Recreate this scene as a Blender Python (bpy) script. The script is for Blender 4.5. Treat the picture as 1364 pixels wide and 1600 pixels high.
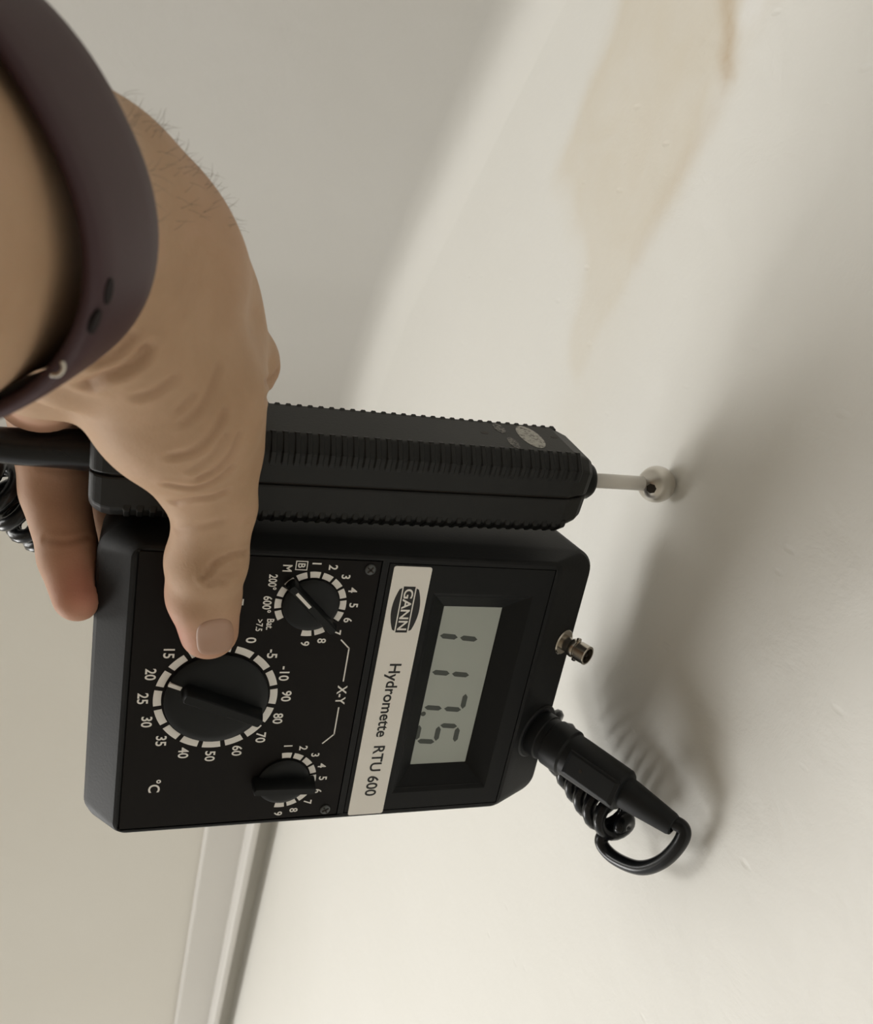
import bpy, math, random
import numpy as np
from mathutils import Vector, Matrix

# ------------------------------------------------------------------ scene reset
for o in list(bpy.data.objects):
    bpy.data.objects.remove(o, do_unlink=True)
scene = bpy.context.scene
COL = scene.collection
rng = random.Random(7)

# ------------------------------------------------------------------ frames
# Everything is laid out in millimetres in the frame of the meter:
#   u = along its lettering, v = upwards (towards the ceiling), n = out of its face.
# World: X = u, Y = -n, Z = v, the ceiling at 2.9 m.
FPX = 1250.0
R = np.array([[-0.18757110057094234, 0.9328298424393052, 0.3076451970781707],
              [0.9267733578771236, 0.06430303235220258, 0.37007602348635427],
              [0.3254354396186231, 0.3545329393511591, -0.8765832359538145]])
OC = np.array([-86.92735446826568, 9.584601120907719, 229.53844897329597])
VC = 191.3                        # ceiling level in the meter frame
Z0 = 2.9 - VC * 0.001


def W(p):
    return Vector((p[0] * .001, -p[2] * .001, p[1] * .001 + Z0))


def Wd(p):
    return Vector((p[0], -p[2], p[1]))


def cam2d(px, py, z):
    """a point seen in direction (px,py) at depth z (mm), in the meter frame"""
    c = np.array([(px - 682) / FPX * z, (py - 800) / FPX * z, z])
    return R.T @ (c - OC)


def camvec(x, y, z):
    return R.T @ np.array([x, y, z], float)


CAM = R.T @ (-OC)

# ------------------------------------------------------------------ camera
cd = bpy.data.cameras.new('camera')
cam = bpy.data.objects.new('camera', cd)
COL.objects.link(cam)
cd.sensor_fit = 'AUTO'
cd.sensor_width = 36.0
cd.lens = 36.0 * FPX / 1600.0
cd.clip_start = .01
ex, ey, ez = Wd(camvec(1, 0, 0)), Wd(camvec(0, -1, 0)), Wd(camvec(0, 0, -1))
mw = Matrix((ex, ey, ez)).transposed().to_4x4()
mw.translation = W(CAM)
cam.matrix_world = mw
cd.dof.use_dof = True
cd.dof.focus_distance = .262
cd.dof.aperture_fstop = 22
scene.camera = cam

# ------------------------------------------------------------------ light
scene.view_settings.view_transform = 'Standard'
scene.view_settings.look = 'None'
scene.view_settings.gamma = 1.0
scene.view_settings.use_curve_mapping = False
scene.view_settings.exposure = 0.14

world = bpy.data.worlds.new('room_ambient')
scene.world = world
world.use_nodes = True
bg = world.node_tree.nodes['Background']
bg.inputs[0].default_value = (1.0, .978, .935, 1)
bg.inputs[1].default_value = .74


def area_light(name, pos, target, sx, sy, power, color):
    ld = bpy.data.lights.new(name, 'AREA')
    ld.shape = 'RECTANGLE'
    ld.size, ld.size_y = sx, sy
    ld.energy = power
    ld.color = color
    o = bpy.data.objects.new(name, ld)
    COL.objects.link(o)
    o.location = W(pos)
    d = W(target) - W(pos)
    o.rotation_euler = d.to_track_quat('-Z', 'Y').to_euler()
    return o


# daylight from an assumed window out of view, aimed to suit the cast shadows
area_light('side_daylight', (3000, -2480, -1380), (0, 150, -100), 1.9, 1.5, 110.0, (1.0, .99, .965))
# and an added fill low by the back wall, to brighten the ceiling there
area_light('back_daylight_fill', (20, -900, -430), (80, -600, 200), .9, .7, 17.0, (1.0, .99, .965))


# ------------------------------------------------------------------ materials
def mat(name, col, rough=.5, metal=0.0, spec=.5, sss=0.0):
    m = bpy.data.materials.new(name)
    m.use_nodes = True
    b = m.node_tree.nodes['Principled BSDF']
    b.inputs['Base Color'].default_value = (*col, 1)
    b.inputs['Roughness'].default_value = rough
    b.inputs['Metallic'].default_value = metal
    b.inputs['Specular IOR Level'].default_value = spec
    if sss:
        b.inputs['Subsurface Weight'].default_value = sss
        b.inputs['Subsurface Radius'].default_value = (.004, .0016, .001)
        b.inputs['Subsurface Scale'].default_value = 1.0
    return m


def N(m, typ, **kw):
    n = m.node_tree.nodes.new(typ)
    for k, v in kw.items():
        setattr(n, k, v)
    return n


def L(m, a, b):
    m.node_tree.links.new(a, b)


def bsdf(m):
    return m.node_tree.nodes['Principled BSDF']


def noise(m, scale, detail=3, rough=.55, dist=0.0, vec=None):
    n = N(m, 'ShaderNodeTexNoise')
    n.inputs['Scale'].default_value = scale
    n.inputs['Detail'].default_value = detail
    n.inputs['Roughness'].default_value = rough
    n.inputs['Distortion'].default_value = dist
    if vec is not None:
        L(m, vec, n.inputs['Vector'])
    return n


def ramp(m, src, stops):
    r = N(m, 'ShaderNodeValToRGB')
    el = r.color_ramp.elements
    el[0].position, el[0].color = stops[0][0], (*stops[0][1], 1)
    el[1].position, el[1].color = stops[-1][0], (*stops[-1][1], 1)
    for p, c in stops[1:-1]:
        e = el.new(p)
        e.color = (*c, 1)
    L(m, src, r.inputs[0])
    return r


def bump(m, src, strength, dist, prev=None):
    b = N(m, 'ShaderNodeBump')
    b.inputs['Strength'].default_value = strength
    b.inputs['Distance'].default_value = dist
    L(m, src, b.inputs['Height'])
    if prev is not None:
        L(m, prev.outputs[0], b.inputs['Normal'])
    return b


def objco(m):
    return N(m, 'ShaderNodeTexCoord').outputs['Object']


def mixrgb(m, fac, a, b):
    x = N(m, 'ShaderNodeMix', data_type='RGBA')
    if isinstance(fac, float):
        x.inputs['Factor'].default_value = fac
    else:
        L(m, fac, x.inputs['Factor'])
    for s, v in ((x.inputs[6], a), (x.inputs[7], b)):
        if isinstance(v, tuple):
            s.default_value = (*v, 1)
        else:
            L(m, v, s)
    return x.outputs[2]


def mathn(m, op, a, b=None, clamp=False):
    x = N(m, 'ShaderNodeMath', operation=op, use_clamp=clamp)
    for i, v in enumerate((a, b)):
        if v is None:
            continue
        if isinstance(v, (int, float)):
            x.inputs[i].default_value = v
        else:
            L(m, v, x.inputs[i])
    return x.outputs[0]


def paint(name, ca, cb, stain=False, bumpk=.25, cove=None):
    m = mat(name, ca, .62, spec=.3)
    co = objco(m)
    n1 = noise(m, 2.3, 4, .5, .6, co)
    c = ramp(m, n1.outputs[0], [(.35, ca), (.7, cb)]).outputs[0]
    if stain:
        at = N(m, 'ShaderNodeAttribute', attribute_name='stain')
        nn = noise(m, 22, 6, .6, .8, co)
        mk = mathn(m, 'MULTIPLY', at.outputs['Fac'], mathn(m, 'ADD', mathn(m, 'MULTIPLY', nn.outputs[0], 1.1), .42), True)
        c = mixrgb(m, mk, c, (.60, .475, .27))
        at2 = N(m, 'ShaderNodeAttribute', attribute_name='streak')
        n2 = noise(m, 60, 5, .6, 1.0, co)
        mk2 = mathn(m, 'MULTIPLY', at2.outputs['Fac'], mathn(m, 'ADD', n2.outputs[0], .35), True)
        c = mixrgb(m, mk2, c, (.47, .31, .14))
        at3 = N(m, 'ShaderNodeAttribute', attribute_name='chip')
        c = mixrgb(m, at3.outputs['Fac'], c, (.84, .83, .80))
        at4 = N(m, 'ShaderNodeAttribute', attribute_name='speck')
        c = mixrgb(m, at4.outputs['Fac'], c, (.12, .10, .08))
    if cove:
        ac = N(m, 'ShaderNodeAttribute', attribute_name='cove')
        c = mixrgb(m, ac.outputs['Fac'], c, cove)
    L(m, c, bsdf(m).inputs['Base Color'])
    nb = noise(m, 38, 5, .62, .4, co)
    b1 = bump(m, nb.outputs[0], bumpk, .004)
    nf = noise(m, 260, 3, .6, 0, co)
    b2 = bump(m, nf.outputs[0], bumpk * .7, .0008, b1)
    if stain:
        vo = N(m, 'ShaderNodeTexVoronoi')
        vo.inputs['Scale'].default_value = 75
        mp = N(m, 'ShaderNodeMapping')
        mp.inputs['Rotation'].default_value = (0, 0, .6)
        mp.inputs['Scale'].default_value = (1, .45, 1)
        L(m, co, mp.inputs['Vector'])
        L(m, mp.outputs[0], vo.inputs['Vector'])
        pit = ramp(m, vo.outputs['Distance'], [(.03, (0, 0, 0)), (.11, (1, 1, 1))])
        b2 = bump(m, pit.outputs[0], .22, .0012, b2)
    L(m, b2.outputs[0], bsdf(m).inputs['Normal'])
    return m


M_CEIL = paint('ceiling_paint', (.785, .775, .73), (.81, .80, .76), True, .24)
M_WALL = paint('wall_paint', (.74, .715, .655), (.765, .745, .69), False, .12)
M_WALL1 = paint('shaded_wall_paint', (.60, .59, .56), (.63, .62, .595), False, .12, cove=(.795, .785, .743))  # the left wall's shade is put into this darker tone
M_WALL3 = paint('taupe_wall_paint', (.29, .265, .22), (.33, .30, .255), False, .1)
M_TRIM = paint('trim_paint', (.74, .725, .695), (.76, .745, .715), False, .05)
M_FLOOR = paint('floor_boards', (.52, .46, .38), (.56, .5, .42), False, .1)


def plastic(name, ca, cb, rough, scale=900, bk=.12, spec=.3):
    m = mat(name, ca, rough, spec=spec)
    co = objco(m)
    n1 = noise(m, 30, 3, .6, 0, co)
    L(m, ramp(m, n1.outputs[0], [(.3, ca), (.75, cb)]).outputs[0], bsdf(m).inputs['Base Color'])
    nb = noise(m, scale, 2, .6, 0, co)
    L(m, bump(m, nb.outputs[0], bk, .0004).outputs[0], bsdf(m).inputs['Normal'])
    return m


M_CASE = plastic('case_black_plastic', (.0085, .0092, .0098), (.0115, .0122, .0128), .56, spec=.2)
M_PLATE = plastic('dial_plate_black', (.0055, .0043, .0038), (.0068, .0055, .0048), .6, 600, .05, .16)
M_BEZEL = plastic('display_bezel_plastic', (.0075, .0082, .0086), (.0095, .0104, .0108), .55, spec=.17)
M_KNOB = plastic('knob_black_plastic', (.005, .006, .0064), (.0066, .008, .0084), .42, 700, .05, .22)
M_PROBE = plastic('probe_handle_plastic', (.0082, .0086, .0082), (.0115, .012, .0115), .52, 800, .12)
M_RUBBER = plastic('cable_rubber', (.006, .007, .008), (.008, .009, .0105), .27, 500, .04)
M_PLUG = plastic('plug_rubber', (.008, .0095, .011), (.011, .0125, .014), .5, 700, .08)
M_PRINT = plastic('white_print', (.80, .78, .74), (.86, .84, .80), .6, 500, .02)
M_STRIP = plastic('label_strip', (.86, .835, .785), (.88, .86, .81), .5, 300, .02)
M_INK = plastic('label_ink', (.018, .018, .018), (.022, .022, .022), .5, 300, .02)
M_LCD = plastic('lcd_glass', (.40, .435, .40), (.43, .46, .425), .3, 200, .0)
M_DIGIT = plastic('lcd_segment', (.06, .07, .063), (.07, .08, .072), .4, 300, .0)
M_SCREW = mat('panel_screw', (.09, .095, .095), .45, .7)
M_NICKEL = mat('nickel', (.52, .48, .42), .22, 1.0)
M_STEEL = mat('ball_steel', (.66, .63, .58), .3, 1.0)
M_IVORY = plastic('rod_sleeve', (.80, .775, .73), (.84, .815, .77), .4, 300, .02)
M_DARKHOLE = plastic('dark_socket', (.02, .015, .012), (.03, .022, .016), .6, 300, .02)
M_STRAP = plastic('strap_silicone', (.045, .022, .026), (.054, .027, .031), .52, 1400, .1)
M_HOLE = plastic('strap_hole', (.006, .003, .003), (.008, .004, .004), .8, 300, 0)


def badge_mat():
    m = mat('worn_silver_badge', (.4, .39, .36), .5, .2)
    n = noise(m, 700, 5, .7, 0, objco(m))
    L(m, ramp(m, n.outputs[0], [(.40, (.05, .045, .04)), (.47, (.33, .32, .29)), (.7, (.46, .45, .41))]).outputs[0],
      bsdf(m).inputs['Base Color'])
    return m


def worn_mat():
    m = mat('worn_lettering', (.2, .19, .18), .6)
    n = noise(m, 900, 5, .7, 0, objco(m))
    L(m, ramp(m, n.outputs[0], [(.45, (.02, .02, .02)), (.55, (.16, .15, .14)), (.7, (.3, .29, .27))]).outputs[0],
      bsdf(m).inputs['Base Color'])
    return m


M_BADGE, M_WORN = badge_mat(), worn_mat()


def skin_mat():
    m = mat('skin', (.4, .27, .18), .6, spec=.25, sss=.12)
    co = objco(m)
    n1 = noise(m, 55, 5, .6, .3, co)
    base = ramp(m, n1.outputs[0], [(.3, (.40, .255, .155)), (.55, (.44, .288, .180)), (.75, (.47, .302, .198))]).outputs[0]
    at = N(m, 'ShaderNodeAttribute', attribute_name='blush')
    c = mixrgb(m, at.outputs['Fac'], base, (.50, .21, .155))
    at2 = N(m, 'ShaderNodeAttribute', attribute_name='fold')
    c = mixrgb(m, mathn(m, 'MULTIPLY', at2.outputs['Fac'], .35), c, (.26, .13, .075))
    L(m, c, bsdf(m).inputs['Base Color'])
    v = N(m, 'ShaderNodeTexVoronoi', feature='DISTANCE_TO_EDGE')
    v.inputs['Scale'].default_value = 900
    L(m, co, v.inputs['Vector'])
    b1 = bump(m, v.outputs['Distance'], .12, .0003)
    n2 = noise(m, 300, 4, .6, .3, co)
    b2 = bump(m, n2.outputs[0], .22, .0006, b1)
    L(m, b2.outputs[0], bsdf(m).inputs['Normal'])
    return m


M_SKIN = skin_mat()
M_NAIL = mat('fingernail', (.37, .222, .152), .45, spec=.3, sss=.1)
M_HAIR = mat('arm_hair', (.19, .15, .11), .5)


# ------------------------------------------------------------------ mesh helpers
def tag(o, label=None, cat=None, group=None, kind=None):
    if label:
        o['label'] = label
    if cat:
        o['category'] = cat
    if group:
        o['group'] = group
    if kind:
        o['kind'] = kind
    return o


ORG = {}


def thing(name, origin, label, cat):
    o = bpy.data.objects.new(name, None)
    COL.objects.link(o)
    o.empty_display_size = .02
    o.location = W(origin)
    ORG[o] = W(origin)
    return tag(o, label, cat)


def obj(name, verts, faces, material, parent=None, smooth=False, origin=None, bevel=0.0, seg=2):
    """verts in the meter frame (mm); children share their parent's origin"""
    if parent is not None:
        w0 = ORG[parent]
    else:
        w0 = W(origin) if origin is not None else W(np.mean(np.asarray(verts, float), axis=0))
    v = np.asarray(verts, float)
    wv = np.stack([v[:, 0] * .001 - w0.x, -v[:, 2] * .001 - w0.y, v[:, 1] * .001 + Z0 - w0.z], 1)
    me = bpy.data.meshes.new(name)
    me.from_pydata(wv.tolist(), [], [tuple(int(i) for i in f) for f in faces])
    me.materials.append(material)
    if smooth:
        me.polygons.foreach_set('use_smooth', [True] * len(me.polygons))
    me.update()
    o = bpy.data.objects.new(name, me)
    COL.objects.link(o)
    ORG[o] = w0
    if parent is not None:
        o.parent = parent
    else:
        o.location = w0
    fixnormals(me)
    if bevel:
        b = o.modifiers.new('edge', 'BEVEL')
        b.width = bevel * .001
        b.segments = seg
        b.limit_method = 'ANGLE'
        b.angle_limit = math.radians(25)
        b.harden_normals = False
    return o


def fixnormals(me):
    import bmesh
    bm = bmesh.new()
    bm.from_mesh(me)
    bmesh.ops.recalc_face_normals(bm, faces=bm.faces)
    bm.to_mesh(me)
    bm.free()


class MB:
    def __init__(s):
        s.v, s.f = [], []

    def add(s, verts, faces):
        b = len(s.v)
        s.v += [tuple(map(float, p)) for p in verts]
        s.f += [tuple(i + b for i in f) for f in faces]
        return s

    def loft(s, rings, cap0=True, cap1=True, closed=True):
        n = len(rings[0])
        v = [p for r in rings for p in r]
        f = []
        for i in range(len(rings) - 1):
            for j in range(n if closed else n - 1):
                k = (j + 1) % n
                f.append((i * n + j, i * n + k, (i + 1) * n + k, (i + 1) * n + j))
        if cap0:
            f.append(tuple(range(n))[::-1])
        if cap1:
            f.append(tuple((len(rings) - 1) * n + j for j in range(n)))
        return s.add(v, f)

    def lathe(s, base, axis, prof, seg=32, caps=(True, True), ref=None):
        a = np.asarray(axis, float)
        a = a / np.linalg.norm(a)
        h = np.array([1., 0, 0]) if abs(a[0]) < .9 else np.array([0, 1., 0])
        if ref is not None:
            h = np.asarray(ref, float)
        x = h - a * (h @ a)
        x /= np.linalg.norm(x)
        y = np.cross(a, x)
        base = np.asarray(base, float)
        rings = [[base + a * t + (x * math.cos(2 * math.pi * j / seg) + y * math.sin(2 * math.pi * j / seg)) * max(r, 1e-3)
                  for j in range(seg)] for t, r in prof]
        return s.loft(rings, *caps)

    def tube(s, pts, rad, seg=12, caps=True):
        P = np.asarray(pts, float)
        if np.isscalar(rad):
            rad = [rad] * len(P)
        T = np.gradient(P, axis=0)
        T /= np.linalg.norm(T, axis=1)[:, None]
        x = np.cross(T[0], [0.3, .9, .2])
        x /= np.linalg.norm(x)
        rings = []
        for i, p in enumerate(P):
            x = x - T[i] * (x @ T[i])
            x /= np.linalg.norm(x)
            y = np.cross(T[i], x)
            rings.append([p + (x * math.cos(2 * math.pi * j / seg) + y * math.sin(2 * math.pi * j / seg)) * rad[i] for j in range(seg)])
        return s.loft(rings, caps, caps)

    def box(s, u0, u1, v0, v1, n0, n1):
        v = [(u0, v0, n0), (u1, v0, n0), (u1, v1, n0), (u0, v1, n0), (u0, v0, n1), (u1, v0, n1), (u1, v1, n1), (u0, v1, n1)]
        return s.add(v, [(0, 3, 2, 1), (4, 5, 6, 7), (0, 1, 5, 4), (1, 2, 6, 5), (2, 3, 7, 6), (3, 0, 4, 7)])

    def prism(s, poly, n0, n1):
        """polygon in (u,v) extruded along n"""
        return s.loft([[(u, v, n0) for u, v in poly], [(u, v, n1) for u, v in poly]])

    def obj(s, name, material, parent=None, **k):
        return obj(name, s.v, s.f, material, parent, **k)


def spline(pts, per=10):
    P = np.asarray(pts, float)
    Q = np.vstack([2 * P[0] - P[1], P, 2 * P[-1] - P[-2]])
    out = []
    for i in range(1, len(Q) - 2):
        p0, p1, p2, p3 = Q[i - 1:i + 3]
        for t in np.linspace(0, 1, per, endpoint=False):
            out.append(.5 * ((2 * p1) + (-p0 + p2) * t + (2 * p0 - 5 * p1 + 4 * p2 - p3) * t * t + (-p0 + 3 * p1 - 3 * p2 + p3) * t ** 3))
    out.append(P[-1])
    return np.array(out)


def rrect(u0, u1, v0, v1, r, k=6):
    out = []
    for cu, cv, a0 in ((u1 - r, v0 + r, -90), (u1 - r, v1 - r, 0), (u0 + r, v1 - r, 90), (u0 + r, v0 + r, 180)):
        for i in range(k + 1):
            a = math.radians(a0 + 90 * i / k)
            out.append((cu + r * math.cos(a), cv + r * math.sin(a)))
    return out


_text = {}
BOLD = .018


def text_mesh(s):
    if s not in _text:
        c = bpy.data.curves.new('t', 'FONT')
        c.body = s
        c.resolution_u = 4
        c.offset = BOLD
        o = bpy.data.objects.new('t', c)
        COL.objects.link(o)
        bpy.context.view_layer.update()
        dg = bpy.context.evaluated_depsgraph_get()
        me = bpy.data.meshes.new_from_object(o.evaluated_get(dg))
        v = np.array([x.co[:2] for x in me.vertices])
        f = [tuple(p.vertices) for p in me.polygons]
        bpy.data.objects.remove(o, do_unlink=True)
        bpy.data.curves.remove(c)
        bpy.data.meshes.remove(me)
        _text[s] = (v, f)
    return _text[s]


def put_text(mb, s, cu, cv, h, n, w=None, aspect=1.0):
    """lettering centred at (cu,cv), h mm high (w mm wide if given)"""
    v, f = text_mesh(s)
    lo, hi = v.min(0), v.max(0)
    k = h / (hi[1] - lo[1])
    kx = w / (hi[0] - lo[0]) if w else k * aspect
    c = (lo + hi) / 2
    mb.add([(cu + (p[0] - c[0]) * kx, cv + (p[1] - c[1]) * k, n) for p in v], f)


# ------------------------------------------------------------------ the room
def lerp(a, b, t):
    return a + (b - a) * t


def ceiling():
    us = sorted(set([-2100, -1500, -1100, -800, -600, -450, -380] + list(range(-320, 161, 4)) + [200, 260, 340, 450, 600, 800, 1100, 1500, 2000, 2600]))
    ns = sorted(set([-1300, -1000, -800, -650, -550, -470, -400, -340, -290] + list(range(-250, 151, 4)) + [200, 280, 400, 600, 900, 1400]))
    nu, nn = len(us), len(ns)
    U, NN = np.meshgrid(us, ns, indexing='ij')
    v = np.stack([U.ravel(), np.full(U.size, VC), NN.ravel()], 1)
    f = [(i * nn + j, (i + 1) * nn + j, (i + 1) * nn + j + 1, i * nn + j + 1) for i in range(nu - 1) for j in range(nn - 1)]
    b = len(v)
    top = [(us[0], VC + 120, ns[0]), (us[-1], VC + 120, ns[0]), (us[-1], VC + 120, ns[-1]), (us[0], VC + 120, ns[-1])]
    c = [0, (nu - 1) * nn, (nu - 1) * nn + nn - 1, nn - 1]
    v = np.vstack([v, top])
    f += [(b, b + 1, b + 2, b + 3)]
    o = obj('ceiling', v, f, M_CEIL, origin=(0, VC, 0))
    tag(o, kind='structure')
    # water stain with a hard tide line on one side
    P = v[:, [0, 2]]
    poly = np.array([(-330, -176), (-214, -161), (-190, -164), (-152, -180), (-139, -179), (-122, -162), (-108, -140), (-80, -128),
                     (-50, -122), (-42, -112), (-52, -98), (-80, -93), (-104, -85), (-136, -71), (-157, -60), (-184, -56), (-205, -30), (-232, 6), (-330, 60)])

    def sd(P, poly):
        d = np.full(len(P), 1e9)
        ins = np.zeros(len(P), bool)
        for i in range(len(poly)):
            a, b2 = poly[i], poly[(i + 1) % len(poly)]
            e = b2 - a
            t = np.clip(((P - a) @ e) / (e @ e), 0, 1)
            q = P - a - t[:, None] * e
            d = np.minimum(d, np.hypot(q[:, 0], q[:, 1]))
            c = (a[1] > P[:, 1]) != (b2[1] > P[:, 1])
            with np.errstate(divide='ignore', invalid='ignore'):
                x = a[0] + (P[:, 1] - a[1]) * e[0] / e[1]
            ins ^= c & (P[:, 0] < x)
        return np.where(ins, -d, d)

    wob = 5 * np.sin(P[:, 0] * .09 + 1) * np.sin(P[:, 1] * .11)
    s = sd(P, poly) + wob
    fade = np.clip((-40 - P[:, 0]) / 90, 0, 1)
    stain = np.clip(-s / 7, 0, 1) * (.12 + .18 * fade) + .10 * np.exp(-(s / 5.0) ** 2) * fade
    # faint drag of the stain towards the meter
    stain += .09 * np.exp(-((P[:, 1] + 100 + .28 * (P[:, 0] + 40)) / 24) ** 2) * np.exp(-((P[:, 0] + 10) / 90) ** 2)

    def seg(P, pts, w):
        d = np.full(len(P), 1e9)
        pts = np.array(pts, float)
        for a, b2 in zip(pts[:-1], pts[1:]):
            e = b2 - a
            t = np.clip(((P - a) @ e) / (e @ e), 0, 1)
            q = P - a - t[:, None] * e
            d = np.minimum(d, np.hypot(q[:, 0], q[:, 1]))
        return np.exp(-(d / w) ** 2)

    streak = .5 * seg(P, [(-205, -75), (-192, -66), (-186, -63)], 4) + .5 * seg(P, [(-180, -62), (-172, -57)], 4) + .14 * seg(P, [(-160, -60), (-130, -76), (-105, -86)], 5)
    chip = np.exp(-(np.hypot((P[:, 0] + 194), (P[:, 1] + 54)) / 8) ** 4)
    speck = np.zeros(len(P))
    for nm, a in (('stain', stain), ('streak', streak), ('chip', chip), ('speck', speck)):
        at = o.data.attributes.new(nm, 'FLOAT', 'POINT')
        at.data.foreach_set('value', np.clip(a, 0, 1).astype(np.float32))
    return o


CEIL = ceiling()

# junction of walls and ceiling (u,n); the two walls meet at a blunt, rounded angle
J1a, J1b = np.array([-1983., 1372.]), np.array([-52., -408.])
J2a, J2b = np.array([60., -488.]), np.array([1400., -744.5])


def wall(name, path, prof, paintwork):
    P = np.asarray(path, float)
    T = np.gradient(P, axis=0)
    T /= np.linalg.norm(T, axis=1)[:, None]
    nrm = np.stack([-T[:, 1], T[:, 0]], 1)
    if (nrm[len(P) // 2] @ (np.array([0, 0]) - P[len(P) // 2])) < 0:
        nrm = -nrm
    rings = []
    for p, q in zip(P, nrm):
        r = [(p[0] + q[0] * d, v, p[1] + q[1] * d) for d, v in prof]
        r += [(p[0] - q[0] * 110, prof[-1][1], p[1] - q[1] * 110), (p[0] - q[0] * 110, VC, p[1] - q[1] * 110)]
        rings.append(r)
    mb = MB().loft(rings)
    o = mb.obj(name, paintwork, origin=(P[0][0], VC - 2900, P[0][1]), smooth=False)
    k = len(prof)
    for p in o.data.polygons:
        p.use_smooth = len(p.vertices) == 4
    e = o.modifiers.new('edge', 'EDGE_SPLIT')
    e.split_angle = math.radians(40)
    zz = np.array([v.co.z for v in o.data.vertices]) * 1000 - 2900      # mm below the ceiling
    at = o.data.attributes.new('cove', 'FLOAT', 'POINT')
    at.data.foreach_set('value', np.clip(1 + zz / 27, 0, 1).astype(np.float32))  # weight that fades the left wall's painted shade into the ceiling tone
    return tag(o, kind='structure')


J2c = np.array([72., -472.])
bz = [(1 - t) ** 2 * J1b + 2 * t * (1 - t) * np.array([14., -455.]) + t * t * J2c for t in np.linspace(0, 1, 12)]
bend = np.vstack([[lerp(J1a, J1b, t) for t in np.linspace(0, 1, 40)[:-1]], bz, [lerp(J2c, lerp(J2a, J2b, .11), t) for t in (.33, .67, 1)]])
cove = [(26, VC), (17, VC - 1.5), (9.5, VC - 5), (4.5, VC - 10), (2.4, VC - 14), (1.2, VC - 18), (0, VC - 27), (0, VC - 300), (0, VC - 2900)]
cove2 = [(8, VC), (4, VC - 1), (1, VC - 4), (0, VC - 9), (0, VC - 300), (0, VC - 2900)]
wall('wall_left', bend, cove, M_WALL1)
wall('wall_back', [lerp(J2a, J2b, t) for t in (.1101, .2, .4, .6, .8, 1)], cove2, M_WALL)

tdir = (J2b - J2a) / np.linalg.norm(J2b - J2a)
tn = np.array([-tdir[1], tdir[0]])
if tn[1] < 0:
    tn = -tn
# moulding under the ceiling: a shallow face board with a rounded lip and a shadow gap above it
tp = [(0, -82), (10, -82), (12, -79), (13, -33), (32, -32), (37, -30), (38, -25), (36, -22), (32, -21), (0, -21)]
mb = MB()
rings = []
for s in (165, 1360):
    c = J2a + tdir * s
    rings.append([(c[0] + tn[0] * d, VC + v, c[1] + tn[1] * d) for d, v in tp])
mb.loft(rings)
tag(mb.obj('trim_1', M_TRIM, origin=(J2a[0], VC - 80, J2a[1]), bevel=.8), kind='structure')
tag(MB().box(-1950, 2600, VC - 2900, VC, 1300, 1400).obj('wall_front', M_WALL3, origin=(0, VC - 2900, 1350)), kind='structure')
mb = MB().box(-2100, 2600, VC - 2930, VC - 2900, -1300, 1400)
tag(mb.obj('floor', M_FLOOR, origin=(0, VC - 2900, 0)), kind='structure')

# ------------------------------------------------------------------ the moisture meter
UW, VH = 104.2, 140.3
meter = thing('moisture_meter', (52, -10, -18), 'black handheld moisture meter with three dials and a small grey display', 'meter')


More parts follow.
